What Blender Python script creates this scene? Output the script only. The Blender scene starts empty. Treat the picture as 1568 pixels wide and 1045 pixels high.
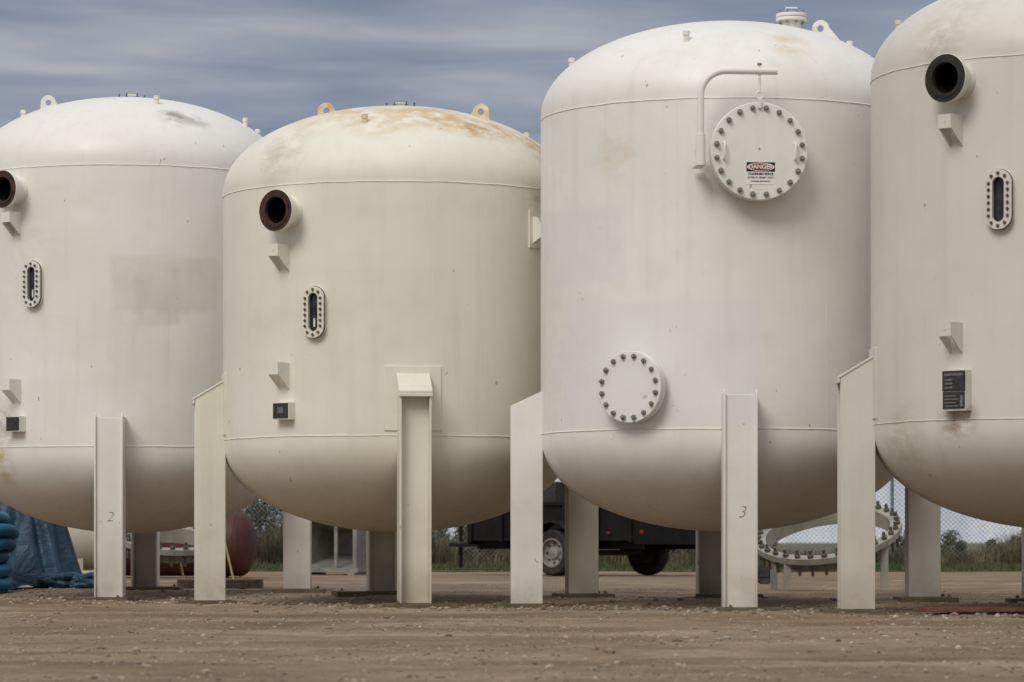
import bpy, bmesh, math, random
from mathutils import Vector, Matrix, noise
random.seed(7)
R_=math.radians
scene=bpy.context.scene
scene.view_settings.view_transform='Standard'
scene.view_settings.look='None'
scene.view_settings.exposure=0
CAMH=0.531; FPX=5128.0

# ---------------------------------------------------------------- helpers
def link(o,parent=None):
    scene.collection.objects.link(o)
    if parent: o.parent=parent
    return o
def empty(name,loc=(0,0,0),rot=0):
    e=bpy.data.objects.new(name,None); e.empty_display_size=.3
    e.location=loc; e.rotation_euler=(0,0,rot); return link(e)
def finish(bm,name,mat,parent=None,smooth=True,angle=35,bevel=0):
    bmesh.ops.recalc_face_normals(bm,faces=bm.faces)
    me=bpy.data.meshes.new(name); bm.to_mesh(me); bm.free()
    if smooth:
        for p in me.polygons: p.use_smooth=True
        me.set_sharp_from_angle(angle=R_(angle))
    mats=mat if isinstance(mat,(list,tuple)) else [mat]
    for m in mats: me.materials.append(m)
    o=link(bpy.data.objects.new(name,me),parent)
    if bevel:
        b=o.modifiers.new('bev','BEVEL'); b.width=bevel; b.segments=2; b.limit_method='ANGLE'; b.angle_limit=R_(40)
    return o
I=Matrix.Identity(4)
def T(x,y,z): return Matrix.Translation((x,y,z))
def fr(phi,r,z):
    """frame on the shell: X tangent, Y up, Z outward"""
    d=Vector((math.sin(phi),-math.cos(phi),0)); t=Vector((math.cos(phi),math.sin(phi),0)); u=Vector((0,0,1))
    M=Matrix.Identity(4)
    for i in range(3):
        M[i][0]=t[i]; M[i][1]=u[i]; M[i][2]=d[i]; M[i][3]=(d*r)[i]
    M[2][3]=z
    return M
def lathe(bm,M,prof,seg=48,mi=0,caps=True):
    rings=[]
    for r,z in prof:
        if r<1e-6: rings.append([bm.verts.new(M@Vector((0,0,z)))])
        else: rings.append([bm.verts.new(M@Vector((r*math.cos(2*math.pi*k/seg),r*math.sin(2*math.pi*k/seg),z))) for k in range(seg)])
    for a,b in zip(rings,rings[1:]):
        for k in range(seg):
            k2=(k+1)%seg
            if len(a)==1 and len(b)==1: continue
            if len(a)==1: f=bm.faces.new((a[0],b[k],b[k2]))
            elif len(b)==1: f=bm.faces.new((a[k],a[k2],b[0]))
            else: f=bm.faces.new((a[k],a[k2],b[k2],b[k]))
            f.material_index=mi
    if caps:
        for rg in (rings[0],rings[-1]):
            if len(rg)>1: bm.faces.new(rg).material_index=mi
def cyl(bm,M,r,z0,z1,seg=24,mi=0): lathe(bm,M,[(r,z0),(r,z1)],seg,mi)
def disc(bm,M,r,z0,z1,seg=48,mi=0,c=.005):
    lathe(bm,M,[(r-c,z0),(r,z0+c),(r,z1-c),(r-c,z1)],seg,mi)
def box(bm,M,x0,x1,y0,y1,z0,z1,mi=0):
    v=[bm.verts.new(M@Vector((x,y,z))) for z in (z0,z1) for y in (y0,y1) for x in (x0,x1)]
    for q in ((0,1,3,2),(4,5,7,6),(0,1,5,4),(2,3,7,6),(0,2,6,4),(1,3,7,5)):
        bm.faces.new([v[i] for i in q]).material_index=mi
def prism(bm,M,pts,t0,t1,axis='x',mi=0):
    """pts (a,b) polygon in (z,y) of frame, extruded along x"""
    def P(a,b,t): return M@(Vector((t,b,a)) if axis=='x' else Vector((a,b,t)))
    A=[bm.verts.new(P(a,b,t0)) for a,b in pts]; B=[bm.verts.new(P(a,b,t1)) for a,b in pts]
    n=len(pts)
    bm.faces.new(A).material_index=mi; bm.faces.new(B).material_index=mi
    for i in range(n): bm.faces.new((A[i],A[(i+1)%n],B[(i+1)%n],B[i])).material_index=mi
def tube(bm,pts,r,seg=14,mi=0,closed=False):
    pts=[Vector(p) for p in pts]; rings=[]; n=len(pts); prev=None
    for i,p in enumerate(pts):
        if closed: d=(pts[(i+1)%n]-pts[i-1]).normalized()
        else: d=(pts[min(i+1,n-1)]-pts[max(i-1,0)]).normalized()
        if prev is None:
            a=d.cross(Vector((0,0,1)))
            if a.length<.01: a=d.cross(Vector((1,0,0)))
        else: a=prev-d*prev.dot(d)
        a.normalize(); prev=a; b=d.cross(a)
        rings.append([bm.verts.new(p+(a*math.cos(2*math.pi*k/seg)+b*math.sin(2*math.pi*k/seg))*r) for k in range(seg)])
    m=n if closed else n-1
    for i in range(m):
        A=rings[i];B=rings[(i+1)%n]
        for k in range(seg): bm.faces.new((A[k],A[(k+1)%seg],B[(k+1)%seg],B[k])).material_index=mi
    if not closed:
        bm.faces.new(rings[0]).material_index=mi; bm.faces.new(rings[-1]).material_index=mi
def nut(bm,M,r,z0,z1,rod,mi=0):
    a=random.random()*6
    lathe(bm,M@Matrix.Rotation(a,4,'Z'),[(r*.85,z0),(r,z0+.002),(r,z1-.003),(r*.85,z1)],6,mi)
    if rod: cyl(bm,M,r*.5,z1-.001,z1+rod,8,mi)

# ---------------------------------------------------------------- materials
def newmat(name):
    m=bpy.data.materials.new(name); m.use_nodes=True
    nt=m.node_tree; b=nt.nodes['Principled BSDF']; return m,nt,b
def nd(nt,t,**k):
    n=nt.nodes.new(t)
    for a,v in k.items(): setattr(n,a,v)
    return n
def math_(nt,op,a,b=None,c=None,clamp=False):
    n=nt.nodes.new('ShaderNodeMath'); n.operation=op; n.use_clamp=clamp
    for i,v in enumerate((a,b,c)):
        if v is None: continue
        if isinstance(v,(int,float)): n.inputs[i].default_value=v
        else: nt.links.new(v,n.inputs[i])
    return n.outputs[0]
def noise_(nt,vec,scale,detail=4,rough=.55,dist=0):
    n=nt.nodes.new('ShaderNodeTexNoise'); n.inputs['Scale'].default_value=scale
    n.inputs['Detail'].default_value=detail; n.inputs['Roughness'].default_value=rough; n.inputs['Distortion'].default_value=dist
    if vec is not None: nt.links.new(vec,n.inputs['Vector'])
    return n.outputs['Fac']
def ramp(nt,fac,stops):
    n=nt.nodes.new('ShaderNodeValToRGB'); e=n.color_ramp.elements
    while len(e)<len(stops): e.new(.5)
    for el,(p,c) in zip(e,stops):
        el.position=p; el.color=(c if len(c)==4 else (*c,1)) if not isinstance(c,(int,float)) else (c,c,c,1)
    nt.links.new(fac,n.inputs[0]); return n.outputs[0]
def mapr(nt,v,a,b,c=0,d=1):
    n=nt.nodes.new('ShaderNodeMapRange'); nt.links.new(v,n.inputs[0])
    for i,x in enumerate((a,b,c,d)): n.inputs[i+1].default_value=x
    return n.outputs[0]
def mix(nt,f,a,b,mode='MIX'):
    n=nt.nodes.new('ShaderNodeMix'); n.data_type='RGBA'; n.blend_type=mode
    for s,v in ((n.inputs[0],f),(n.inputs[6],a),(n.inputs[7],b)):
        if isinstance(v,(int,float)): s.default_value=v
        elif isinstance(v,tuple): s.default_value=(*v,1)
        else: nt.links.new(v,s)
    return n.outputs[2]
def scaled(nt,vec,s):
    n=nt.nodes.new('ShaderNodeMapping'); n.inputs['Scale'].default_value=s; nt.links.new(vec,n.inputs['Vector']); return n.outputs[0]
def bump(nt,b,h,strength,dist):
    n=nt.nodes.new('ShaderNodeBump'); n.inputs['Strength'].default_value=strength; n.inputs['Distance'].default_value=dist
    nt.links.new(h,n.inputs['Height']); nt.links.new(n.outputs[0],b.inputs['Normal'])

def tank_paint(name,col,tint,spots=(),patches=(),streak=.5,seed=0.0,domegrime=None):
    """spots: (x,y,z,radius,color,strength) ; patches:(x0,x1,z0,z1,color,strength)"""
    m,nt,b=newmat(name)
    tc=nd(nt,'ShaderNodeTexCoord').outputs['Object']
    mp=nd(nt,'ShaderNodeMapping'); mp.inputs['Location'].default_value=(seed,seed*1.7,seed*.6); nt.links.new(tc,mp.inputs[0])
    v=mp.outputs[0]
    big=noise_(nt,v,.9,2,.5)
    c=mix(nt,mapr(nt,big,.38,.66),col,tint)
    # faint vertical run-marks
    st=noise_(nt,scaled(nt,v,(7,7,.35)),1.4,4,.6)
    c=mix(nt,math_(nt,'MULTIPLY',mapr(nt,st,.52,.74),.30*streak),c,tuple(x*.60 for x in (tint[0],tint[1]*.97,tint[2]*.85)))
    # blotches
    bl=noise_(nt,v,3.2,5,.62)
    c=mix(nt,math_(nt,'MULTIPLY',mapr(nt,bl,.52,.70),.15),c,(.52,.48,.39))
    # scuffs: tiny dark specks / scratches
    sp=noise_(nt,scaled(nt,v,(1,1,.6)),13,2,.6)
    c=mix(nt,math_(nt,'MULTIPLY',mapr(nt,sp,.735,.76),.60),c,(.22,.17,.12))
    sep=nd(nt,'ShaderNodeSeparateXYZ'); nt.links.new(tc,sep.inputs[0])
    X,Y,Z=sep.outputs
    blot=mapr(nt,noise_(nt,scaled(nt,v,(1,1,2.0)),5,5,.68),.38,.60)
    if domegrime:
        z0,z1,cc,s=domegrime
        f=math_(nt,'MULTIPLY',mapr(nt,Z,z0,z1),blot)
        c=mix(nt,math_(nt,'MULTIPLY',f,s),c,cc)
    for (x,y,z,r,cc,s) in spots:
        d=nd(nt,'ShaderNodeVectorMath',operation='DISTANCE'); nt.links.new(tc,d.inputs[0]); d.inputs[1].default_value=(x,y,z)
        f=mapr(nt,d.outputs['Value'],r,r*.3)
        f=math_(nt,'MULTIPLY',f,blot)
        c=mix(nt,math_(nt,'MULTIPLY',f,s),c,cc)
    for (x0,x1,z0,z1,cc,s) in patches:
        e=.05
        Zw=math_(nt,'ADD',Z,math_(nt,'MULTIPLY',math_(nt,'SUBTRACT',bl,.5),.16))
        Xw=math_(nt,'ADD',X,math_(nt,'MULTIPLY',math_(nt,'SUBTRACT',bl,.5),.16))
        f=math_(nt,'MULTIPLY',mapr(nt,Xw,x0,x0+e),mapr(nt,Xw,x1,x1-e))
        g=math_(nt,'MULTIPLY',mapr(nt,Zw,z0,z0+e),mapr(nt,Zw,z1,z1-e))
        f=math_(nt,'MULTIPLY',f,g); f=math_(nt,'MULTIPLY',f,math_(nt,'LESS_THAN',Y,0.0))
        f=math_(nt,'MULTIPLY',f,mapr(nt,bl,.3,.6,.45,1))
        c=mix(nt,math_(nt,'MULTIPLY',f,s),c,cc)
    # dust thrown up on the bottom head and on the feet of the legs
    f=math_(nt,'MULTIPLY',mapr(nt,Z,1.3,.6),mapr(nt,bl,.3,.65,.5,1))
    c=mix(nt,math_(nt,'MULTIPLY',f,.30),c,(.42,.33,.22))
    f=math_(nt,'MULTIPLY',mapr(nt,Z,.40,.06),mapr(nt,bl,.35,.6,.3,1))
    c=mix(nt,math_(nt,'MULTIPLY',f,.5),c,(.36,.28,.19))
    nt.links.new(c,b.inputs['Base Color'])
    nt.links.new(mapr(nt,bl,.3,.7,.36,.56),b.inputs['Roughness'])
    b.inputs['Specular IOR Level'].default_value=.45
    bump(nt,b,noise_(nt,v,1.7,2,.5),.4,.035)
    return m
def simple(name,c1,c2,scale=8,rough=.6,metal=0,bmp=0,bd=.01,detail=5,spec=.4):
    m,nt,b=newmat(name); tc=nd(nt,'ShaderNodeTexCoord').outputs['Object']
    n=noise_(nt,tc,scale,detail,.6)
    nt.links.new(mix(nt,mapr(nt,n,.35,.65),c1,c2),b.inputs['Base Color'])
    b.inputs['Roughness'].default_value=rough; b.inputs['Metallic'].default_value=metal; b.inputs['Specular IOR Level'].default_value=spec
    if bmp: bump(nt,b,n,bmp,bd)
    return m
p1=tank_paint('paint_white_a',(.81,.79,.745),(.775,.75,.69),
   spots=[(.41,-1.12,4.45,.20,(.24,.20,.17),.9),(.62,-1.05,4.42,.16,(.33,.29,.24),.7),(-1.25,-.85,1.25,.32,(.52,.38,.18),1.0),(-1.15,-1.0,1.62,.25,(.42,.33,.25),.8),(-.9,-1.15,3.2,.6,(.68,.65,.57),.45)],
   patches=[(-.17,.85,2.62,3.18,(.62,.59,.51),.5),(.05,.5,2.5,3.1,(.56,.53,.45),.35)],seed=1.3)
p2=tank_paint('paint_cream',(.785,.755,.65),(.735,.70,.585),
   spots=[(.63,-1.0,4.0,.24,(.45,.22,.05),1.0),(.85,-.85,4.03,.24,(.54,.28,.08),1.0),(.35,-.9,4.12,.38,(.58,.37,.15),.9),(-.1,-1.05,4.05,.42,(.60,.46,.25),.6),(-.9,-.95,3.72,.35,(.44,.41,.32),.7),(1.15,-.6,3.88,.30,(.50,.31,.12),.9),(1.2,-.9,3.40,.24,(.38,.32,.22),.6)],
   patches=[(-1.5,1.5,2.75,3.25,(.77,.75,.67),.4)],seed=4.1,domegrime=(3.88,4.15,(.64,.46,.23),.85))
p3=tank_paint('paint_white_b',(.81,.795,.755),(.775,.75,.695),
   spots=[(.49,-1.12,4.40,.24,(.62,.46,.30),.65),(-.85,-1.23,3.55,.28,(.68,.61,.49),.55),(-1.2,-.9,1.9,.7,(.68,.67,.69),.5)],
   patches=[(-1.5,-.75,2.55,3.2,(.69,.68,.70),.45),(-1.3,.3,1.44,2.42,(.74,.74,.745),.55)],seed=8.2,domegrime=(4.3,4.7,(.68,.64,.55),.3))
p4=tank_paint('paint_grey_cream',(.67,.65,.585),(.62,.60,.53),
   spots=[(-.8,-1.25,1.42,.2,(.28,.20,.14),1.0),(-1.2,-.8,1.3,.35,(.45,.39,.29),.6),(-.9,-1.1,4.25,.5,(.48,.44,.36),.5),(-.9,-1.1,4.05,.25,(.34,.30,.24),.4)],seed=12.7)
boltm=simple('bolt_steel',(.10,.09,.08),(.23,.21,.18),60,.5,.6)
boltg=simple('bolt_grey',(.16,.15,.125),(.36,.34,.29),60,.55,.3)
dark=simple('bore_shade_black',(.006,.005,.004),(.012,.009,.008),10,.9,spec=.1)  # near-black colour paints the shade inside the open nozzle bores
rustm=simple('rust_flange_face',(.028,.014,.009),(.075,.036,.022),14,.8,0,.4)
glassm=simple('sight_glass',(.015,.015,.016),(.05,.05,.045),9,.12)
platem=simple('base_plate_steel',(.19,.125,.07),(.09,.09,.055),5,.8,.1,.4)
blackp=simple('nameplate_black',(.02,.02,.02),(.05,.05,.05),40,.4)
blackp4=simple('flange_face_black',(.012,.011,.010),(.03,.026,.022),20,.7)
greyp=simple('nameplate_grey',(.10,.10,.10),(.18,.18,.17),50,.5)
signw=simple('sign_white',(.82,.81,.78),(.76,.74,.70),10,.5)
signr=simple('sign_red',(.28,.020,.018),(.33,.03,.025),10,.5)
signk=simple('sign_black',(.008,.008,.008),(.015,.015,.015),10,.5)
chalk=simple('marker_ink',(.14,.12,.11),(.22,.20,.17),40,.8)

# ---------------------------------------------------------------- vessel
ZR=.055
def sm(t): t=max(0,min(1,t)); return t*t*(3-2*t)
TANKS=[
 dict(x=(197-784)/160.0,d=32.05,z2=3.98,rot=-6,paint=p1,kind='A'),
 dict(x=(608-784)/176.7,d=29.0,z2=3.50,rot=5,paint=p2,kind='B'),
 dict(x=(1110-784)/188.0,d=27.3,z2=3.96,rot=4,paint=p3,kind='C'),
 dict(x=(1642-784)/204.7,d=25.05,z2=3.98,rot=9,paint=p4,kind='D')]
def rowline(x):
    pts=[(t['x'],t['d']) for t in TANKS]
    for (a,b),(c,d) in zip(pts,pts[1:]):
        if x<=c or (c,d)==pts[-1]: return b+(d-b)*(x-a)/(c-a)
def gz(x,y):
    return ZR*sm((y-rowline(x)+.6)/2.0)
Rr=1.5; Z1=1.41
def domez(r,z2): return z2+.04+.75*math.sqrt(max(0,1-(r/Rr)**2))
def flange_bolts(bm,M,n,rb,z,size,rod=.015,a0=0):
    for k in range(n):
        a=2*math.pi*(k+.5)/n+a0
        nut(bm,M@T(rb*math.cos(a),rb*math.sin(a),0),size*random.uniform(.93,1.05),z,z+size*.95,rod*random.uniform(.6,1.2))
def lug(bm,x,y,z2,ang,dz=0.0,s=1.0):
    r=math.hypot(x,y); zb=domez(r,z2)+dz
    M=T(x,y,zb+.10*s)@Matrix.Rotation(ang,4,'Z')@Matrix.Rotation(R_(90),4,'X')
    N=24; out=[];inn=[]
    for k in range(N):
        a=2*math.pi*(k+.5)/N; c,sn=math.cos(a),math.sin(a)
        inn.append((.028*c*s,.028*sn*s))
        if sn>0: out.append((.070*c*s,.070*sn*s))
        else: out.append(((-.080+.32*((c+1)/2))*s,-.20*s))
    V=[]
    for t in (-.018,.018):
        V.append([[bm.verts.new(M@Vector((p[0],p[1],t))) for p in L] for L in (out,inn)])
    for k in range(N):
        j=(k+1)%N
        for s_ in (0,1): bm.faces.new((V[s_][0][k],V[s_][0][j],V[s_][1][j],V[s_][1][k]))
        for l in (0,1): bm.faces.new((V[0][l][k],V[0][l][j],V[1][l][j],V[1][l][k]))
def coupling(bm,x,y,z2,h=.09,r=.022):
    zb=domez(math.hypot(x,y),z2); cyl(bm,T(x,y,zb-.05),r,0,h+.05,14)
    cyl(bm,T(x,y,zb-.05),r*1.0+.006,h+.02,h+.055,14)
def curved_pad(bm,phi,hw,z0,z1,t=.012):
    n=10; A=[]
    for k in range(n+1):
        p=phi-hw/Rr+2*hw/Rr*k/n
        d=Vector((math.sin(p),-math.cos(p),0))
        A.append([bm.verts.new(d*r+Vector((0,0,z))) for r,z in ((Rr-.01,z0),(Rr+t,z0),(Rr+t,z1),(Rr-.01,z1))])
    for k in range(n):
        for q in range(4): bm.faces.new((A[k][q],A[k+1][q],A[k+1][(q+1)%4],A[k][(q+1)%4]))
    bm.faces.new(A[0]); bm.faces.new(A[-1])

def build_tank(t,i):
    th=-math.atan2(t['x'],t['d']); z2=t['z2']; P=t['paint']; kind=t['kind']
    root=empty('storage_tank',(t['x'],t['d'],0),th)
    bm=bmesh.new(); prof=[]
    n=22
    for k in range(n+1):
        a=math.pi/2*k/n; prof.append((Rr*math.sin(a),Z1-.04-.75*math.cos(a)))
    for k in range(1,10): prof.append((Rr,Z1-.04+(z2-Z1+.08)*k/10))
    for k in range(n+1):
        a=math.pi/2*(1-k/n); prof.append((Rr*math.sin(a),z2+.04+.75*math.cos(a)))
    prof[0]=(0,prof[0][1]); prof[-1]=(0,prof[-1][1])
    lathe(bm,I,prof,144)
    finish(bm,'shell',P,root,angle=60)
    bm=bmesh.new()
    for z in (Z1,z2):
        rng=[]
        for k in range(180):
            a=2*math.pi*k/180; rr=Rr-.0015+.001*math.sin(k*2.3)
            rng.append((rr*math.cos(a),rr*math.sin(a),z+.004*noise.noise((k*.25,z,i))))
        tube(bm,rng,.0068,6,closed=True)
    for ph,a,b_ in ((R_(14+i*9),Z1,(Z1+z2)/2),(R_(-48+i*17),(Z1+z2)/2,z2)):
        d=Vector((math.sin(ph),-math.cos(ph),0))*(Rr-.0045)
        if kind!='B': tube(bm,[d+Vector((0,0,a)),d+Vector((0,0,b_))],.006,6)
    finish(bm,'weld_seams',P,root,angle=80)
    # legs
    recess = .10 if kind in 'BD' else .022
    zi,zo=(1.93,1.77) if kind in 'BD' else (1.76,1.64)
    bm=bmesh.new(); bp=bmesh.new()
    for q in range(4):
        ph=R_(t['rot']+90*q); M=fr(ph,0,0)
        wp=Matrix.Rotation(th,4,'Z')@Vector((1.62*math.sin(ph),-1.62*math.cos(ph),0))
        g=gz(t['x']+wp.x,t['d']+wp.y)+.034
        hw=.13; polyf=[(1.485,g),(1.745,g),(1.745,zo),(1.485,zi)]; wt=zo-.005
        if kind in 'AC' and q==0:
            polyf=[(1.485,g),(1.745,g),(1.745,zo+.02),(1.735,zo+.055),(1.715,zo+.06),(1.66,zo+.035),(1.485,zo+.035)]; wt=zo+.022
        prism(bm,M,polyf,-hw,-hw+.016); prism(bm,M,polyf,hw-.016,hw)
        rw=1.745-recess
        box(bm,M,-hw+.016,hw-.016,g,wt,rw-.014,rw)
        if kind in 'BD':
            prism(bm,M,[(1.49,zi+.002),(1.762,zo-.002),(1.762,zo-.02),(1.49,zi-.016)],-hw-.008,hw+.008)
            box(bm,M,-hw-.008,hw+.008,zo-.05,zo-.0185,1.749,1.762)
            curved_pad(bm,ph,.235,1.45,1.98)
        ox=random.uniform(-.06,.06)
        Mp=M@Matrix.Rotation(R_(random.uniform(-4,4)),4,'Y')
        box(bp,Mp,-.29+ox,.29+ox,g-.045,g-.002,1.40,1.87)
        for a in (-.2,.2):
            nut(bp,Mp@T(a+ox,g-.004,1.80)@Matrix.Rotation(R_(-90),4,'X'),.017,0,.016,.012)
    finish(bm,'legs',P,root,angle=30,bevel=.003)
    finish(bp,'base_plates',platem,root,angle=30,bevel=.003)
    if kind in 'AC':
        cu=bpy.data.curves.new('leg_number','FONT'); cu.body='2' if kind=='A' else '3'; cu.size=.13; cu.align_x='CENTER'; cu.align_y='CENTER'; cu.extrude=.0003; cu.offset=-.003; cu.shear=.25
        cu.materials.append(chalk); o=link(bpy.data.objects.new('leg_number',cu),root); o.matrix_local=fr(R_(t['rot']),1.745-recess+.001,.76)@T(.01,0,0)

    bm=bmesh.new(); bb=bmesh.new(); bd=bmesh.new()
    def open_nozzle(phi,z,rp=.125,rf=.175,L=.17,face=0):
        M=fr(R_(phi),Rr,z)
        lathe(bm,M,[(rp+.02,-.1),(rp+.012,.012),(rp,.03),(rp,L-.05),(rp+.02,L-.032),(rf-.004,L-.03),(rf,L-.026),(rf,L+.010),(rf-.004,L+.014)],56,caps=False)
        lathe(bd,M,[(rf-.004,L+.014),(rf-.035,L+.0142),(rf-.037,L+.019),(rp-.012,L+.019),(rp-.016,L+.012),(rp-.017,L-.02)],56,mi=face,caps=False)
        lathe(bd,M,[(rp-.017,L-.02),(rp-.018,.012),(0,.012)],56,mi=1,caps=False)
    def clip(phi,z):
        M=fr(R_(phi),Rr-.01,z)
        for s in (-.055,.045):
            prism(bm,M,[(0,.10),(.15,.10),(.15,.0),(0,-.13)],s,s+.01)
        box(bm,M,-.055,.055,-.0,.1,.1505,.16)
        cyl(bm,M@T(0,.05,.155),.012,0,.008,10)
    def sight(phi,z):
        M=fr(R_(phi),Rr-.03,z)
        def obr(r,hl,z0,z1,B,mi=0,inner=None):
            N=48;pts=[];pin=[]
            for k in range(N):
                a=2*math.pi*(k+.5)/N; oy=hl if math.sin(a)>0 else -hl
                pts.append((r*math.cos(a),r*math.sin(a)+oy))
                if inner: pin.append((inner*math.cos(a),inner*math.sin(a)+oy))
            A=[B.verts.new(M@Vector((*p,z0))) for p in pts]; C=[B.verts.new(M@Vector((*p,z1))) for p in pts]
            for k in range(N): B.faces.new((A[k],A[(k+1)%N],C[(k+1)%N],C[k])).material_index=mi
            if inner:
                Dn=[B.verts.new(M@Vector((*p,z1))) for p in pin]; E=[B.verts.new(M@Vector((*p,z0))) for p in pin]
                for k in range(N):
                    j=(k+1)%N
                    B.faces.new((C[k],C[j],Dn[j],Dn[k])).material_index=mi; B.faces.new((Dn[k],Dn[j],E[j],E[k])).material_index=mi
            else: B.faces.new(C).material_index=mi
        obr(.098,.115,0,.055,bm,inner=.046)
        obr(.102,.115,.0551,.066,bd,2,inner=.047)
        obr(.098,.115,.0661,.085,bm,inner=.044)
        obr(.0465,.115,0,.045,bd,3)
        per=[]
        for k in range(6): per+= [(.071,-.115+.23*k/5),(-.071,-.115+.23*k/5)]
        for a in (45,90,135): per+=[(.071*math.cos(R_(a)),.115+.071*math.sin(R_(a))),(.071*math.cos(R_(a)),-.115-.071*math.sin(R_(a)))]
        for x,y in per: nut(bb,M@T(x,y,0),.0125,.085,.098,.008)
        if kind!='D': box(bm,M,-.012,.004,-.12,-.05,.046,.05)
    nozphi={'A':-43,'B':-36.5,'D':-32}.get(kind)
    if kind in 'ABD':
        zn={'A':3.77,'B':3.27,'D':3.83}[kind]
        open_nozzle(nozphi,zn,face=5 if kind=='D' else 0)
        cp=nozphi+ {'A':0,'B':-2,'D':-1}[kind]
        clip(cp,zn-{'A':.30,'B':.37,'D':.35}[kind])
        clip(cp,{'A':1.93,'B':1.92,'D':2.0}[kind])
        sight({'A':-35,'B':-26.5,'D':-19.5}[kind],{'A':2.9,'B':2.43,'D':2.96}[kind])
        M=fr(R_(cp+1),Rr-.02,1.62)
        if kind=='B':
            box(bm,M,-.085,.085,-.07,.07,0,.10)
            box(bd,M,-.08,.08,-.062,.064,.1005,.104,2)
            box(bd,M,-.03,.03,-.02,.03,.1045,.106,4)
        elif kind=='D':
            box(bm,M,-.10,.10,-.15,.14,0,.09)
            box(bd,M,-.097,.097,-.01,.135,.0905,.095,2)
            box(bd,M,-.093,.093,-.135,-.015,.0905,.095,2)
            box(bd,M,-.08,.08,.10,.118,.0955,.097,4)
            for k in range(3): box(bd,M,-.075,-.01,.01+.028*k,.022+.028*k,.0955,.097,4)
            for k in range(4): box(bd,M,-.08,.04-.02*(k%2),-.12+.024*k,-.112+.024*k,.0955,.097,4)
            box(bd,M,.055,.08,-.12,-.04,.0955,.097,4)
        else:
            box(bm,M,-.085,.085,-.07,.07,0,.10); box(bd,M,-.08,.08,-.062,.064,.1005,.104,2)
    if kind=='B':
        curved_pad(bm,R_(51),.10,3.0,3.32)
        M=fr(R_(51),Rr,3.15)
        for s in (-.06,.05):
            prism(bm,M,[(0,.11),(.05,.11),(.10,.03),(.10,-.06),(0,-.12)],s,s+.012)
        cyl(bm,M@T(0,.02,.0),.045,0,.05,20)
    if kind=='C':
        M=fr(R_(9.0),Rr,3.525)
        lathe(bm,M,[(.31,-.12),(.31,.015),(.285,.03),(.285,.09),(.37,.092),(.375,.097),(.375,.132),(.371,.136)],96,caps=False)
        lathe(bm,M,[(.371,.1365),(.285,.137)],96,caps=False)
        lathe(bd,M,[(.350,.130),(.352,.145)],96,mi=2,caps=False)
        lathe(bm,M,[(.30,.1415),(.370,.1415),(.375,.146),(.375,.185),(.370,.190),(0,.190)],96,caps=False)
        flange_bolts(bb,M,20,.334,.190,.022,.022)
        flange_bolts(bb,M,20,.334,.065,.021,.0)
        for s in (-1,1):
            x=s*.275
            tube(bm,[M@Vector(p) for p in ((x,-.06,.19),(x,-.06,.225),(x,-.045,.235),(x,.045,.235),(x,.06,.225),(x,.06,.19))],.009,10)
        cyl(bb,M@T(0,.02,.19),.006,0,.006,10)
        xv=-.455; zc=.20
        pts=[(xv,-.06,zc),(xv,.42,zc)]
        for k in range(1,11):
            a=math.pi/2*k/10; pts.append((xv+.20*(1-math.cos(a)),.42+.19*math.sin(a),zc))
        pts.append((.135,.61,zc))
        tube(bm,[M@Vector(p) for p in pts],.027,16)
        tube(bm,[M@Vector(p) for p in ((xv,-.115,zc),(xv,.12,zc))],.037,16)
        box(bm,M,xv-.037,xv+.037,-.117,-.105,-.02,zc)
        box(bm,M,xv-.01,xv+.01,-.02,.03,-.02,zc)
        tube(bm,[M@Vector(p) for p in ((.0,.675,zc),(0,.45,zc))],.010,8)
        cyl(bb,M@T(0,.655,zc)@Matrix.Rotation(R_(90),4,'X'),.018,-.016,.0,6)
        rg=[M@Vector((.028*math.cos(a),.425+.028*math.sin(a),zc)) for a in [2*math.pi*k/20 for k in range(20)]]
        tube(bm,rg,.008,8,closed=True)
        box(bm,M,-.012,.012,.33,.40,.15,.215)
        M2=fr(R_(-27),Rr,1.735)
        lathe(bm,M2,[(.22,-.12),(.22,.02),(.205,.03),(.205,.045),(.275,.047),(.279,.051),(.279,.082),(.275,.086),(.255,.087),(.255,.091),(.275,.092),(.279,.096),(.279,.125),(.275,.129),(0,.129)],96,caps=False)
        flange_bolts(bb,M2,16,.240,.129,.021,.018)
        x,y=.54,-.10; zb=domez(math.hypot(x,y),z2)-.03
        Mt=T(x,y,zb)
        cyl(bm,Mt,.075,-.06,.09,32); disc(bm,Mt,.125,.09,.118,40); disc(bm,Mt,.125,.122,.15,40)
        flange_bolts(bb,Mt,8,.10,.150,.014,.02)
        flange_bolts(bb,Mt,8,.10,.07,.014,0)
        tube(bm,[Mt@Vector(p) for p in ((-.045,0,.15),(-.045,0,.20),(.045,0,.20),(.045,0,.15))],.007,8)
        lug(bm,.78,.0,z2,R_(-14),-.03)
        for x,y in ((-1.25,0),(-.3,-1.16),(1.02,.1)): coupling(bm,x,y,z2,.07)
    if kind=='B':
        lug(bm,-.61,-.15,z2,R_(14),-.075); lug(bm,.72,-.45,z2,R_(164),-.055)
        for x,y in ((-.27,-1.1),(1.13,.1),(1.22,.25)): coupling(bm,x,y,z2,.06)
    if kind=='A':
        lug(bm,-.76,-.1,z2,R_(10),-.05)
        for x,y in ((-1.0,0),(.26,-.85),(1.24,.1),(1.1,-.45)): coupling(bm,x,y,z2,.07)
    if kind=='D':
        for x,y in ((-1.3,.1),(-.5,-1.0)): coupling(bm,x,y,z2,.09)
    if kind in 'AB':
        x0=.03; Mt=T(x0,0,z2+.79); cyl(bm,Mt,.09,-.05,-.014,32); disc(bm,Mt,.16,-.014,.006,40)
        flange_bolts(bb,Mt,8,.13,.006,.014,.025)
        tube(bm,[Mt@Vector(p) for p in ((-.04,0,.006),(-.04,0,.045),(.04,0,.045),(.04,0,.006))],.007,8)
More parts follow.
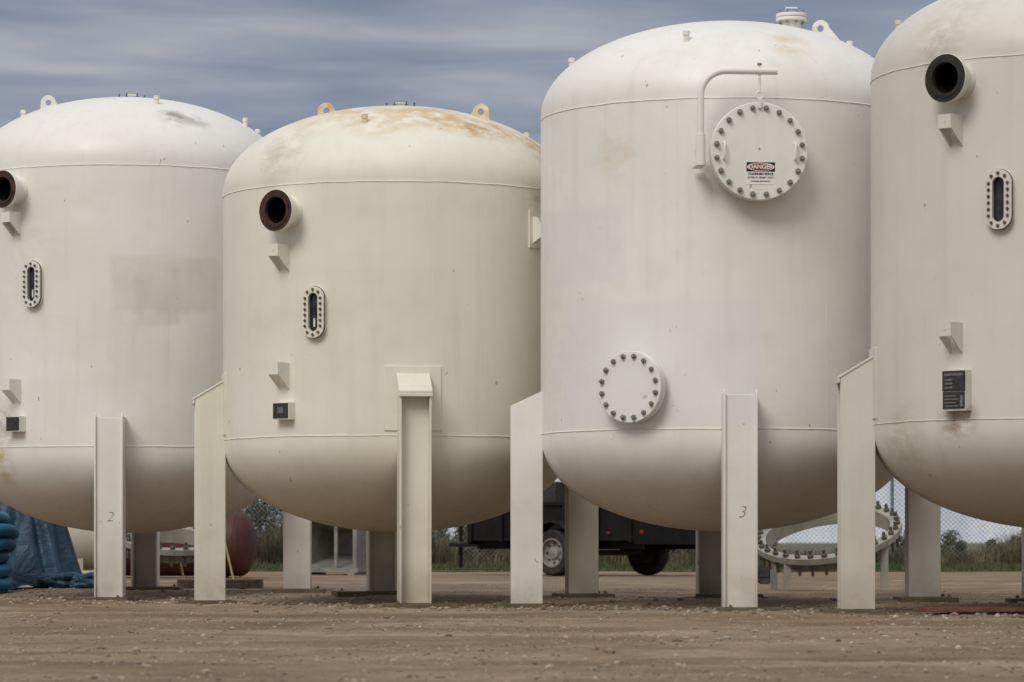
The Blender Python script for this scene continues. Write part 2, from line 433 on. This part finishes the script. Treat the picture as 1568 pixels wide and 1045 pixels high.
    finish(bm,'nozzles_and_fittings',P,root,angle=32)
    finish(bb,'bolts',boltm if kind!='C' else boltg,root,angle=30)
    finish(bd,'dark_parts',[rustm,dark,blackp,glassm,greyp,blackp4],root,angle=30)
    if kind=='C':
        M=fr(R_(9.0),Rr,3.525)@T(.01,-.165,.1905)
        bm=bmesh.new()
        box(bm,M,-.11,.11,-.09,.08,0,.002,0)
        box(bm,M,-.11,.11,.008,.08,.0021,.003,2)
        lathe(bm,M@T(0,.044,0)@Matrix.Diagonal((3.35,1,1,1)),[(.0315,.0031),(.0315,.0036),(0,.0036)],48,mi=0,caps=False)
        lathe(bm,M@T(0,.044,0)@Matrix.Diagonal((3.45,1,1,1)),[(.0275,.0039),(.0275,.0046),(0,.0046)],48,mi=1,caps=False)
        finish(bm,'danger_sign_plate',[signw,signr,signk],root,smooth=False)
        for txt,size,y,mt,zz in (('DANGER',.046,.044,signw,.0056),('CONFINED SPACE',.024,-.011,signk,.003),('ENTER BY PERMIT ONLY',.0185,-.038,signk,.003),('CONFINED SPACE ENTRY',.013,-.066,signk,.003)):
            cu=bpy.data.curves.new('sign_text','FONT'); cu.body=txt; cu.size=size; cu.align_x='CENTER'; cu.align_y='CENTER'; cu.extrude=.0004; cu.offset=.0010 if size>.02 else .0004
            cu.materials.append(mt); o=link(bpy.data.objects.new('sign_text',cu),root); o.matrix_local=M@T(0,y,zz)
    return root
for i,t in enumerate(TANKS): build_tank(t,i)

# ---------------------------------------------------------------- ground
m,nt,b=newmat('dirt'); tc=nd(nt,'ShaderNodeTexCoord').outputs['Object']
n1=noise_(nt,scaled(nt,tc,(.40,.8,1)),1.0,6,.65,.5); n2=noise_(nt,tc,6,5,.65); n3=noise_(nt,tc,45,3,.7)
c=ramp(nt,n1,[(.32,(.145,.100,.064)),(.46,(.225,.163,.108)),(.56,(.285,.213,.147)),(.70,(.385,.305,.22))])
c=mix(nt,mapr(nt,n2,.42,.72,0,.6),c,(.18,.13,.088)); c=mix(nt,.58,c,mix(nt,mapr(nt,n3,.3,.7),(.52,.51,.50),(1.40,1.37,1.31)),'MULTIPLY')
nt.links.new(c,b.inputs['Base Color']); b.inputs['Roughness'].default_value=.95; b.inputs['Specular IOR Level'].default_value=.12
h=math_(nt,'ADD',n2,math_(nt,'MULTIPLY',n3,.4)); bump(nt,b,h,.8,.03)
dirt=m
def relief(x,y):
    f=sm((60-y)/20) if y>0 else 1
    v=noise.noise((x*.25,y*.7,0))*.018+noise.noise((x*.9,y*1.6,3))*.014+noise.noise((x*4,y*5,6))*.010+noise.noise((x*11,y*12,9))*.007
    for c0,w in ((-3.4,.28),(-5.0,.3),(-8.3,.3)):
        yy=rowline(x)*.45+27*.55+c0+.25*math.sin(x*.4)
        v-=.014*math.exp(-((y-yy)/w)**2)
    v+=.018*math.exp(-((y-rowline(x)+2.4)/.4)**2)*(.5+noise.noise((x*2.3,1,4)))
    return v*f
def axis(a,b,near0,near1,st,grow):
    L=[near0]; 
    while L[-1]<near1: L.append(L[-1]+st)
    s=st
    while L[-1]<b: s*=grow; L.append(min(b,L[-1]+s))
    s=st; K=[near0]
    while K[-1]>a: s*=grow; K.append(max(a,K[-1]-s))
    return sorted(set(K[1:]+L))
xs=axis(-2500,2500,-6.5,6.5,.06,1.22); ys=axis(-300,4000,11,34,.06,1.16)
verts=[(x,y,gz(x,y)+relief(x,y)) for y in ys for x in xs]; nx=len(xs)
faces=[(j*nx+i,j*nx+i+1,(j+1)*nx+i+1,(j+1)*nx+i) for j in range(len(ys)-1) for i in range(nx-1)]
me=bpy.data.meshes.new('ground'); me.from_pydata(verts,[],faces); me.materials.append(dirt)
for p in me.polygons: p.use_smooth=True
link(bpy.data.objects.new('ground',me))
gm,nt,b=newmat('gravel_stone'); oi=nd(nt,'ShaderNodeTexCoord').outputs['Object']
gn=noise_(nt,oi,5,3,.7); nt.links.new(ramp(nt,gn,[(.35,(.10,.075,.055)),(.5,(.23,.18,.13)),(.65,(.44,.38,.30))]),b.inputs['Base Color']); b.inputs['Roughness'].default_value=.9
ico=bmesh.new(); bmesh.ops.create_icosphere(ico,subdivisions=1,radius=1); iv=[v.co.copy() for v in ico.verts]; ifc=[[v.index for v in f.verts] for f in ico.faces]; ico.free()
V=[];F=[]
def stone(x,y,s):
    z=gz(x,y)+relief(x,y); o=len(V); a=random.random()*6.3; ca,sa=math.cos(a),math.sin(a)
    sx,sy,sz=s*random.uniform(.7,1.3),s*random.uniform(.7,1.3),s*random.uniform(.35,.75)
    for v in iv:
        k=random.uniform(.8,1.15); X,Y=v.x*sx*k,v.y*sy*k
        V.append((x+X*ca-Y*sa,y+X*sa+Y*ca,z+v.z*sz*k+sz*.15))
    F.extend([[o+i for i in f] for f in ifc])
for _ in range(18000):
    y=11.5+ (random.random()**1.2)*24; hwid=y*.165+.4; x=random.uniform(-hwid,hwid)
    if noise.noise((x*.5,y*.9,20))+random.uniform(-.35,.35)<-.02: continue
    stone(x,y,random.choice((.005,.006,.007,.009,.013))*random.uniform(.7,1.2))
for _ in range(1700):
    x=random.uniform(-6,6); y=rowline(x)+random.gauss(-1.0,1.2); stone(x,y,random.uniform(.010,.032))
for _ in range(160):
    y=random.uniform(13,26); x=random.uniform(-.17,.17)*y; stone(x,y,random.uniform(.016,.028))
me=bpy.data.meshes.new('gravel'); me.from_pydata(V,[],F); me.materials.append(gm); link(bpy.data.objects.new('gravel',me))

m,nt,b=newmat('field_grass'); tc=nd(nt,'ShaderNodeTexCoord').outputs['Object']
n1=noise_(nt,tc,.25,6,.65); n2=noise_(nt,tc,6,4,.7)
c=mix(nt,mapr(nt,n1,.35,.65),(.075,.095,.03),(.20,.17,.085)); c=mix(nt,mapr(nt,n2,.35,.7),c,(.05,.06,.02)); nt.links.new(c,b.inputs['Base Color']); b.inputs['Roughness'].default_value=.95
fx=[-2400]+[-20+i*.5 for i in range(81)]+[2400]
rows=[None,58,70,200,3900]
V=[];F=[]
for r in rows:
    for x in fx:
        y=(54.5+noise.noise((x*.4,0,0))*1.6 if abs(x)<100 else 54.5) if r is None else r
        V.append((x,y,ZR+.012+ (0 if r is None else .004)))
n=len(fx)
for j in range(len(rows)-1):
    for i in range(n-1): F.append((j*n+i,j*n+i+1,(j+1)*n+i+1,(j+1)*n+i))
me=bpy.data.meshes.new('grass_field'); me.from_pydata(V,[],F); me.materials.append(m); link(bpy.data.objects.new('grass_field',me))

def leafmat(name,c1,c2,c3,scale):
    m,nt,b=newmat(name); tc=nd(nt,'ShaderNodeTexCoord').outputs['Object']
    n=noise_(nt,tc,scale,4,.7); nt.links.new(ramp(nt,n,[(.36,c1),(.5,c2),(.64,c3)]),b.inputs['Base Color']); b.inputs['Roughness'].default_value=.8
    return m
green=leafmat('grass_green',(.03,.045,.012),(.055,.075,.022),(.12,.12,.05),2.5)
tallm=leafmat('grass_tall_mat',(.035,.038,.018),(.09,.08,.04),(.22,.18,.10),1.6)
bushm=leafmat('bush_leaf',(.02,.028,.010),(.045,.052,.02),(.09,.085,.035),1.2)
def blades(name,n,fpos,hfun,w,mat):
    V=[];F=[]
    for _ in range(n):
        x,y=fpos(); h=hfun(x,y)
        if h<=0.02: continue
        z=ZR+.01; a=random.random()*math.pi; ww=w*random.uniform(.6,1.3); dx,dy=math.cos(a)*ww,math.sin(a)*ww
        lx,ly=random.gauss(0,.22)*h,random.gauss(0,.22)*h; o=len(V)
        V+= [(x-dx,y-dy,z),(x+dx,y+dy,z),(x+lx*.35+dx*.7,y+ly*.35+dy*.7,z+h*.6),(x+lx*.35-dx*.7,y+ly*.35-dy*.7,z+h*.6),(x+lx,y+ly,z+h)]
        F+= [(o,o+1,o+2,o+3),(o+3,o+2,o+4)]
    me=bpy.data.meshes.new(name); me.from_pydata(V,[],F); me.materials.append(mat); return link(bpy.data.objects.new(name,me))
blades('verge_grass',26000,lambda:(random.uniform(-13,13),random.uniform(54,61)),lambda x,y:random.uniform(.03,.13)*(1+noise.noise((x,y,0)))*sm((y-53.2-noise.noise((x*.6,1,0)))/2),.008,green)
blades('tall_grass',36000,lambda:(random.uniform(-15,15),random.uniform(61,64)),lambda x,y:max(.12,(.42+.55*noise.noise((x*.45,5,0))+.3*noise.noise((x*1.7,y,0))+(.40 if x<-1 else 0))*random.uniform(.5,1.1)),.009,tallm)
def bush(x,y,rx,h):
    V=[];F=[]; bm=bmesh.new()
    cl=[(random.gauss(0,rx*.45),random.gauss(0,rx*.3),random.uniform(.15,1)*h,random.uniform(.16,.34)*min(h,1.3)) for _ in range(26)]
    for cx,cy,cz,cr in cl:
        for _ in range(150):
            d=Vector((random.gauss(0,1),random.gauss(0,1),random.gauss(0,1))).normalized()*cr*random.random()**.4
            p=Vector((cx,cy,cz))+d
            if p.z<0: continue
            u=Vector((random.gauss(0,1),random.gauss(0,1),random.gauss(0,1))).normalized(); w=u.orthogonal().normalized(); s=random.uniform(.015,.04)
            o=len(V); V+=[p-u*s*1.5,p+w*s*.6,p+u*s*1.5,p-w*s*.6]; F.append((o,o+1,o+2,o+3))
    for cx,cy,cz,cr in cl:
        tube(bm,[(0,0,0),(cx*.4,cy*.4,cz*.5),(cx,cy,cz)],.012,5)
    me=bpy.data.meshes.new('shrub'); tmp=bpy.data.meshes.new('t'); bm.to_mesh(tmp); bm.free()
    base=len(V); V+=[v.co for v in tmp.vertices]; F+=[tuple(base+i for i in p.vertices) for p in tmp.polygons]
    me.from_pydata([tuple(v) for v in V],[],F); me.materials.append(bushm); o=link(bpy.data.objects.new('shrub',me)); o.location=(x,y,ZR)
for x,y,rx,h in ((-4.7,63.5,.9,1.25),(-3.9,65,1.0,1.0),(-7.8,64,1.3,1.1),(-1.6,64.5,1.2,.9),(.9,64.5,1.1,1.5),(-.4,66,1.0,.8),(3.1,64,1.2,.6),(8.3,66,1.3,.6),(10.2,65,1.0,.5)): bush(x,y,rx,h)

fm=simple('galvanised_wire',(.20,.20,.19),(.30,.30,.28),5,.5,.4)
fe=empty('chain_link_fence',(0,61.6,ZR))
V=[];F=[]; H=2.1; st=.085; x0,x1=-16,16; w=.0034
k=x0-H
while k<x1:
    for s in (1,-1):
        xa,xb=(k,k+H) if s>0 else (k+H,k)
        o=len(V)
        for (x,z) in ((xa,0.03),(xb,H)):
            V+=[(x-w*1.4,.0+s*.002,z),(x,-w*1.4+s*.002,z),(x+w*1.4,s*.002,z),(x,w*1.4+s*.002,z)]
        for q in range(4): F.append((o+q,o+(q+1)%4,o+4+(q+1)%4,o+4+q))
    k+=st
me=bpy.data.meshes.new('mesh_wires'); me.from_pydata(V,[],F); me.materials.append(fm); link(bpy.data.objects.new('mesh_wires',me),fe)
bm=bmesh.new()
for k in range(12): cyl(bm,T(-15.4+k*2.8,.05,0),.03,0,H+.05,12)
tube(bm,[(x0,.05,H),(x1,.05,H)],.022,10)
finish(bm,'posts_and_rail',fm,fe)

# ---------------------------------------------------------------- black trailer
trm=simple('trailer_black',(.005,.005,.005),(.012,.011,.010),4,.55,spec=.2); tyre=simple('tyre_rubber',(.014,.013,.012),(.035,.031,.027),12,.9)
rim=simple('rim_metal',(.20,.19,.18),(.34,.33,.31),9,.45,.4); redl=simple('tail_light',(.20,.015,.01),(.28,.02,.015),9,.3); ambm=simple('frame_grey',(.02,.02,.018),(.05,.045,.04),9,.6)
tr=empty('utility_trailer',(1.3,47.9,ZR),R_(-42.6))
def wheel(bm,M,r,w):
    lathe(bm,M,[(r*.62,-w*.45),(r*.9,-w*.5),(r*.98,-w*.38),(r,-w*.2),(r,w*.2),(r*.98,w*.38),(r*.9,w*.5),(r*.62,w*.45)],40,mi=1,caps=False)
    lathe(bm,M,[(r*.62,w*.45),(r*.58,w*.46),(r*.55,w*.2),(r*.3,w*.12),(r*.24,w*.3),(r*.12,w*.34),(0,w*.34)],40,mi=2,caps=False)
    lathe(bm,M,[(r*.62,-w*.45),(r*.5,-w*.1),(0,-w*.1)],40,mi=3,caps=False)
    for k in range(8):
        a=k*math.pi/4; cyl(bm,M@T(r*.42*math.cos(a),r*.42*math.sin(a),w*.17),r*.06,0,.01,10,3)
bm=bmesh.new()
wheel(bm,T(0,-1.0,.33)@Matrix.Rotation(R_(90),4,'X'),.33,.22)
wheel(bm,T(0,1.0,.33)@Matrix.Rotation(R_(-90),4,'X'),.33,.22)
tube(bm,[(0,-1,.33),(0,1,.33)],.04,10,3)
finish(bm,'wheels',[trm,tyre,rim,ambm],tr)
bm=bmesh.new()
box(bm,I,-1.9,1.25,-.78,.78,.50,.56)
for y in (-.78,.75):
    box(bm,I,-1.9,1.25,y,y+.03,.561,1.0)
    for k in range(6): box(bm,I,-1.88+k*.61,-1.82+k*.61,y-.035 if y<0 else y+.031,y-.001 if y<0 else y+.065,.48,1.0)
    box(bm,I,-1.92,1.27,y-.03,y+.06,1.0,1.05)
for x in (-1.93,1.25): box(bm,I,x,x+.03,-.78,.78,.45,.999)
for y in (-.6,.55): box(bm,I,-1.9,1.25,y,y+.05,.38,.499)
for s in (-1,1):
    pts=[]
    for k in range(9):
        a=math.pi*k/8; pts.append((.43*math.cos(a),.36+.42*math.sin(a)))
    inn=[(x*.94,.36+(z-.36)*.94) for x,z in pts[::-1]]
    M=Matrix(((1,0,0,0),(0,0,1,0),(0,1,0,0),(0,0,0,1)))
    n=len(pts)
    for k in range(n-1):
        prism(bm,M,[pts[k],pts[k+1],inn[n-2-k],inn[n-1-k]],s*1.0-.13,s*1.0+.13,axis='z')
tube(bm,[(-1.9,-.5,.45),(-3.0,0,.45)],.04,8); tube(bm,[(-1.9,.5,.45),(-3.0,0,.45)],.04,8)
tube(bm,[(-2.8,0,.1),(-2.8,0,.75)],.03,8)
finish(bm,'body_frame',trm,tr,bevel=.004)
bm=bmesh.new()
for y in (-.7,.62): box(bm,I,1.2805,1.295,y,y+.07,.60,.65)
box(bm,I,.8,.85,-.83,-.816,.60,.63)
finish(bm,'lights',redl,tr)
bm=bmesh.new()
box(bm,I,-1.3,-.4,-.45,.4,.57,1.05); box(bm,I,-1.15,-.6,-.35,.3,1.051,1.35)
tube(bm,[(-.5,0,1.0),(-.1,0,1.6),(.35,0,1.35)],.06,8); tube(bm,[(-1.0,-.2,1.3),(-1.0,-.2,1.65)],.035,8)
cyl(bm,T(.15,-.3,.8)@Matrix.Rotation(R_(90),4,'X'),.22,-.2,.2,24)
finish(bm,'engine_load',ambm,tr,bevel=.02)

dm=simple('duct_grey',(.17,.17,.155),(.28,.27,.235),5,.6,.2); rd=simple('dark_red',(.055,.014,.010),(.09,.026,.018),5,.6)
de=empty('steel_duct',((518-784)/104.,49.2,ZR),R_(-18))
bm=bmesh.new()
w,hh,dp=.46,.82,.9
for a in ((-w,-w+.06),(w-.06,w)): box(bm,I,a[0],a[1],-dp/2,dp/2,.10,hh)
box(bm,I,-w-.03,w+.03,-dp/2-.02,dp/2,hh+.001,hh+.06); box(bm,I,-w-.03,w+.03,-dp/2-.02,dp/2,.04,.099)
A=[(-w+.06,.1),(w-.06,.1),(w-.06,hh),(-w+.06,hh)]; B=[(-.15,.30),(.2,.30),(.2,.62),(-.15,.62)]
va=[bm.verts.new((x,-dp/2+.03,z)) for x,z in A]; vb=[bm.verts.new((x,dp/2-.1,z)) for x,z in B]
for k in range(4): bm.faces.new((va[k],va[(k+1)%4],vb[(k+1)%4],vb[k]))
bm.faces.new(vb)
for x in (-w,w-.1): box(bm,I,x,x+.1,-dp/2-.1,dp/2,-.03,.039)
box(bm,I,.12,.17,-dp/2-.02,-dp/2+.02,.1,hh)
finish(bm,'duct_body',dm,de,bevel=.004,smooth=True)

he=empty('horizontal_tank',((280-784)/114.,44.5,ZR),R_(-12))
bm=bmesh.new(); prof=[]
Lh=.85; rr=.43
for k in range(11): a=math.pi/2*k/10; prof.append((rr*math.sin(a),-Lh-.18*math.cos(a)))
for k in range(11): a=math.pi/2*(1-k/10); prof.append((rr*math.sin(a),Lh+.18*math.cos(a)))
prof[0]=(0,prof[0][1]); prof[-1]=(0,prof[-1][1])
Mh=T(0,0,.46)@Matrix.Rotation(R_(90),4,'Y'); lathe(bm,Mh,prof,56)
for z in (-Lh,Lh): 
    tube(bm,[Mh@Vector((rr*math.cos(a),rr*math.sin(a),z)) for a in [2*math.pi*k/60 for k in range(60)]],.008,6,closed=True)
for x in (-.55,.5):
    box(bm,I,x,x+.08,-.35,.35,-.02,.25); box(bm,I,x-.05,x+.13,-.38,.38,-.03,.0)
cyl(bm,T(-.2,0,.86),.07,0,.14,20); disc(bm,T(-.2,0,.96),.12,0,.03,24)
finish(bm,'tank_body',rd,he)

be=empty('horizontal_tank',((60-784)/123.,41.5,ZR),R_(15)); bg=simple('beige_paint',(.42,.385,.30),(.50,.46,.37),4,.5)
rgm=simple('ring_grey_paint',(.27,.26,.215),(.38,.36,.30),6,.55)
bm=bmesh.new()
lathe(bm,T(0,0,.52)@Matrix.Rotation(R_(90),4,'Y')@Matrix.Diagonal((.85,.85,.9,1)),prof,56)
for x in (-.5,.45): box(bm,I,x,x+.08,-.3,.3,-.02,.28)
tube(bm,[(.3,-.3,.1),(.95,-.3,.1)],.03,8)
finish(bm,'tank_body',bg,be)

def ring(px,d,Rg,rotx,rotz,zc,nb=30,wd=.10):
    s=FPX/d; e=empty('bolted_flange_ring',((px-784)/s,d,ZR))
    M=T(0,0,zc)@Matrix.Rotation(rotz,4,'Y')@Matrix.Rotation(rotx,4,'X')
    bm=bmesh.new(); bb=bmesh.new()
    lathe(bm,M,[(Rg-wd,-.03),(Rg,-.03),(Rg,.03),(Rg-wd,.03),(Rg-wd,-.03)],90,caps=False)
    lathe(bm,M,[(Rg-wd-.001,.028),(Rg-wd-.001,-.14),(Rg-wd-.014,-.14),(Rg-wd-.014,.028),(Rg-wd-.001,.028)],90,caps=False)
    for k in range(nb):
        a=2*math.pi*k/nb; x,y=(Rg-.042)*math.cos(a),(Rg-.042)*math.sin(a)
        cyl(bb,M@T(x,y,0),.016,-.16,.11,8); nut(bb,M@T(x,y,0),.030,.031,.065,0); nut(bb,M@T(x,y,0),.030,-.065,-.031,0)
    for k in range(4):
        a=math.pi/4+k*math.pi/2; p=M@Vector(((Rg-.05)*math.cos(a),(Rg-.05)*math.sin(a),-.03))
        if p.z>.08: box(bm,T(p.x,p.y,0),-.035,.035,-.035,.035,-.04,p.z-.02)
    finish(bm,'ring',rgm,e); finish(bb,'studs',boltm,e)
    return e
ring(1268,33.5,.74,R_(20),R_(-10),.56,32)
ring(262,36.5,.55,R_(14),R_(4),.50,22)
je=empty('trailer_jack',((1168-784)/137.,37.5,ZR))
bm=bmesh.new()
tube(bm,[(0,0,.18),(0,0,.60)],.03,10); lathe(bm,T(.02,-.03,.10)@Matrix.Rotation(R_(90),4,'X'),[(0,-.03),(.09,-.03),(.1,-.015),(.1,.015),(.09,.03),(0,.03)],24,caps=False)
box(bm,I,-.05,.07,-.07,-.062,.09,.2); box(bm,I,-.05,.07,.002,.01,.09,.2); tube(bm,[(0,0,.6),(.15,0,.62)],.012,8)
finish(bm,'jack',ambm,je)

tm,nt,b=newmat('tarp_blue'); tc=nd(nt,'ShaderNodeTexCoord').outputs['Object']
tn=noise_(nt,tc,3,6,.6,1.0); nt.links.new(mix(nt,mapr(nt,tn,.35,.65),(.006,.030,.065),(.014,.060,.115)),b.inputs['Base Color']); b.inputs['Roughness'].default_value=.5; bump(nt,b,tn,.8,.06)
te=empty('tarpaulin_pile',((30-784)/146.,35.0,ZR))
N=90; V=[];F=[]
for j in range(N+1):
    for i in range(N+1):
        u=-1+2*i/N; v=-1+2*j/N; x=u*.75; y=v*.6
        r=(abs(u)**4+abs(v)**4)**.25
        f=1-sm((r-.45)/.5)
        a=math.atan2(v,u)
        fold=math.sin(a*13+4*noise.noise((a*2,r*3,0)))*.045*sm((r-.35)/.3)
        z=.90*f*(1+.22*noise.noise((x*2.5,y*2.5,1)))+.06*noise.noise((x*6,y*6,2))+.02
        V.append((x*(1+fold*1.4),y*(1+fold*1.4),max(.0,z+fold*.8*f)))
for j in range(N):
    for i in range(N): a=j*(N+1)+i; F.append((a,a+1,a+N+2,a+N+1))
me=bpy.data.meshes.new('tarp'); me.from_pydata(V,[],F); me.materials.append(tm)
for p in me.polygons: p.use_smooth=True
link(bpy.data.objects.new('tarp',me),te)
bm=bmesh.new()
lx=random.Random(3)
for k in range(9):
    px_=[( .30+q*.09, -.60+lx.uniform(-.05,.05)+.03*math.sin(q*1.3+k), .03+.02*k*.6+.03*noise.noise((q*.7,k,0))) for q in range(8)]
    tube(bm,px_,.03+.012*lx.random(),8)
finish(bm,'loose_folds',tm,te)
cm=simple('blue_hose_rubber',(.012,.085,.17),(.018,.13,.24),5,.55)
ce=empty('blue_hose_stack',((-26-784)/152.,33.8,ZR))
bm=bmesh.new()
for k in range(6):
    rr_=.23+.025*math.sin(k*2.1); ox=.04*math.sin(k*5)
    tube(bm,[(ox+rr_*math.cos(a),rr_*math.sin(a),.065+k*.13+.016*math.sin(a*3+k)) for a in [2*math.pi*q/40 for q in range(40)]],.068,12,closed=True)
finish(bm,'coils',cm,ce)

wood=simple('timber',(.10,.07,.045),(.18,.13,.09),12,.85); yel=simple('yellow_stake',(.45,.36,.15),(.55,.46,.22),12,.6)
e=empty('timber_beams',((330-784)/146.,34.8,ZR)); bm=bmesh.new()
box(bm,Matrix.Rotation(.05,4,'Z'),-.35,.35,-.06,.06,0,.09); box(bm,T(.1,.3,0)@Matrix.Rotation(-.1,4,'Z'),-.5,.4,-.06,.06,0,.09)
finish(bm,'beams',wood,e,bevel=.006)
e=empty('marker_stakes',((320-784)/140.,36.2,ZR)); bm=bmesh.new()
tube(bm,[(-.22,0,0),(-.28,0,.33)],.012,8); tube(bm,[(.32,0,0),(.20,.05,.50)],.012,8)
finish(bm,'stakes',yel,e)
rb=simple('rusty_bar',(.13,.05,.03),(.20,.09,.055),14,.85)
e=empty('steel_bars',(3.62,24.9,gz(3.6,24.9)+.01)); bm=bmesh.new()
for k in range(4): box(bm,T(0,.10*k,0)@Matrix.Rotation(.03*(k-1.5),4,'Z'),-.62+.07*k,.8+.05*k,-.03,.03,.005+.004*(k%2),.035+.004*(k%2))
finish(bm,'bars',rb,e,bevel=.003)

# ---------------------------------------------------------------- light & sky
SE,SA=44,-30
sun=bpy.data.lights.new('sun','SUN'); sun.energy=1.65; sun.angle=R_(26); sun.color=(1.0,.955,.87)
so=link(bpy.data.objects.new('sun',sun))
dirv=Vector((math.sin(R_(SA))*math.cos(R_(SE)),-math.cos(R_(SA))*math.cos(R_(SE)),math.sin(R_(SE))))
so.rotation_euler=dirv.to_track_quat('Z','Y').to_euler(); so.location=(0,0,20)
w=bpy.data.worlds.new('World'); scene.world=w; w.use_nodes=True; nt=w.node_tree; nt.nodes.clear()
sky=nd(nt,'ShaderNodeTexSky'); sky.sky_type='NISHITA'; sky.sun_disc=False; sky.sun_elevation=R_(SE)
sky.sun_rotation=math.atan2(dirv.x,dirv.y); 
bg1=nd(nt,'ShaderNodeBackground'); bg1.inputs[1].default_value=.07; nt.links.new(sky.outputs[0],bg1.inputs[0])
g=nd(nt,'ShaderNodeTexCoord').outputs['Generated']; sp=nd(nt,'ShaderNodeSeparateXYZ'); nt.links.new(g,sp.inputs[0])
z=math_(nt,'MAXIMUM',sp.outputs[2],.03)
cb=nd(nt,'ShaderNodeCombineXYZ'); nt.links.new(math_(nt,'DIVIDE',sp.outputs[0],z),cb.inputs[0]); nt.links.new(math_(nt,'DIVIDE',sp.outputs[1],z),cb.inputs[1])
cl=noise_(nt,scaled(nt,cb.outputs[0],(1.2,1.25,1)),1.15,5,.50,.4)
cl2=noise_(nt,scaled(nt,cb.outputs[0],(.5,.7,1)),.5,3,.5)
cf=math_(nt,'ADD',math_(nt,'MULTIPLY',cl,.65),math_(nt,'MULTIPLY',cl2,.35))
cc=ramp(nt,cf,[(.36,(.20,.24,.325)),(.48,(.285,.325,.40)),(.61,(.43,.45,.49))])
grad=ramp(nt,sp.outputs[2],[(0.0,(1.75,1.62,1.45)),(.06,(1.35,1.28,1.2)),(.11,(1,1,1)),(.18,(.92,.92,.95)),(.45,(1.85,1.70,1.50)),(1,(2.55,2.35,2.08))])
cc=mix(nt,1.0,cc,grad,'MULTIPLY')
bg2=nd(nt,'ShaderNodeBackground'); nt.links.new(cc,bg2.inputs[0]); bg2.inputs[1].default_value=.99
ms=nd(nt,'ShaderNodeMixShader'); nt.links.new(mapr(nt,cf,.34,.48,.90,1),ms.inputs[0]); nt.links.new(bg1.outputs[0],ms.inputs[1]); nt.links.new(bg2.outputs[0],ms.inputs[2])
out=nd(nt,'ShaderNodeOutputWorld'); nt.links.new(ms.outputs[0],out.inputs[0])

# ---------------------------------------------------------------- camera
cam=bpy.data.cameras.new('camera'); co=link(bpy.data.objects.new('camera',cam)); co.location=(0,0,CAMH); co.rotation_euler=(R_(90),0,0)
cam.sensor_width=36; cam.lens=FPX/1568*36; cam.shift_y=308.5/1568; cam.clip_start=.5; cam.clip_end=6000
cam.dof.use_dof=True; cam.dof.focus_distance=26.3; cam.dof.aperture_fstop=5.0
scene.camera=co
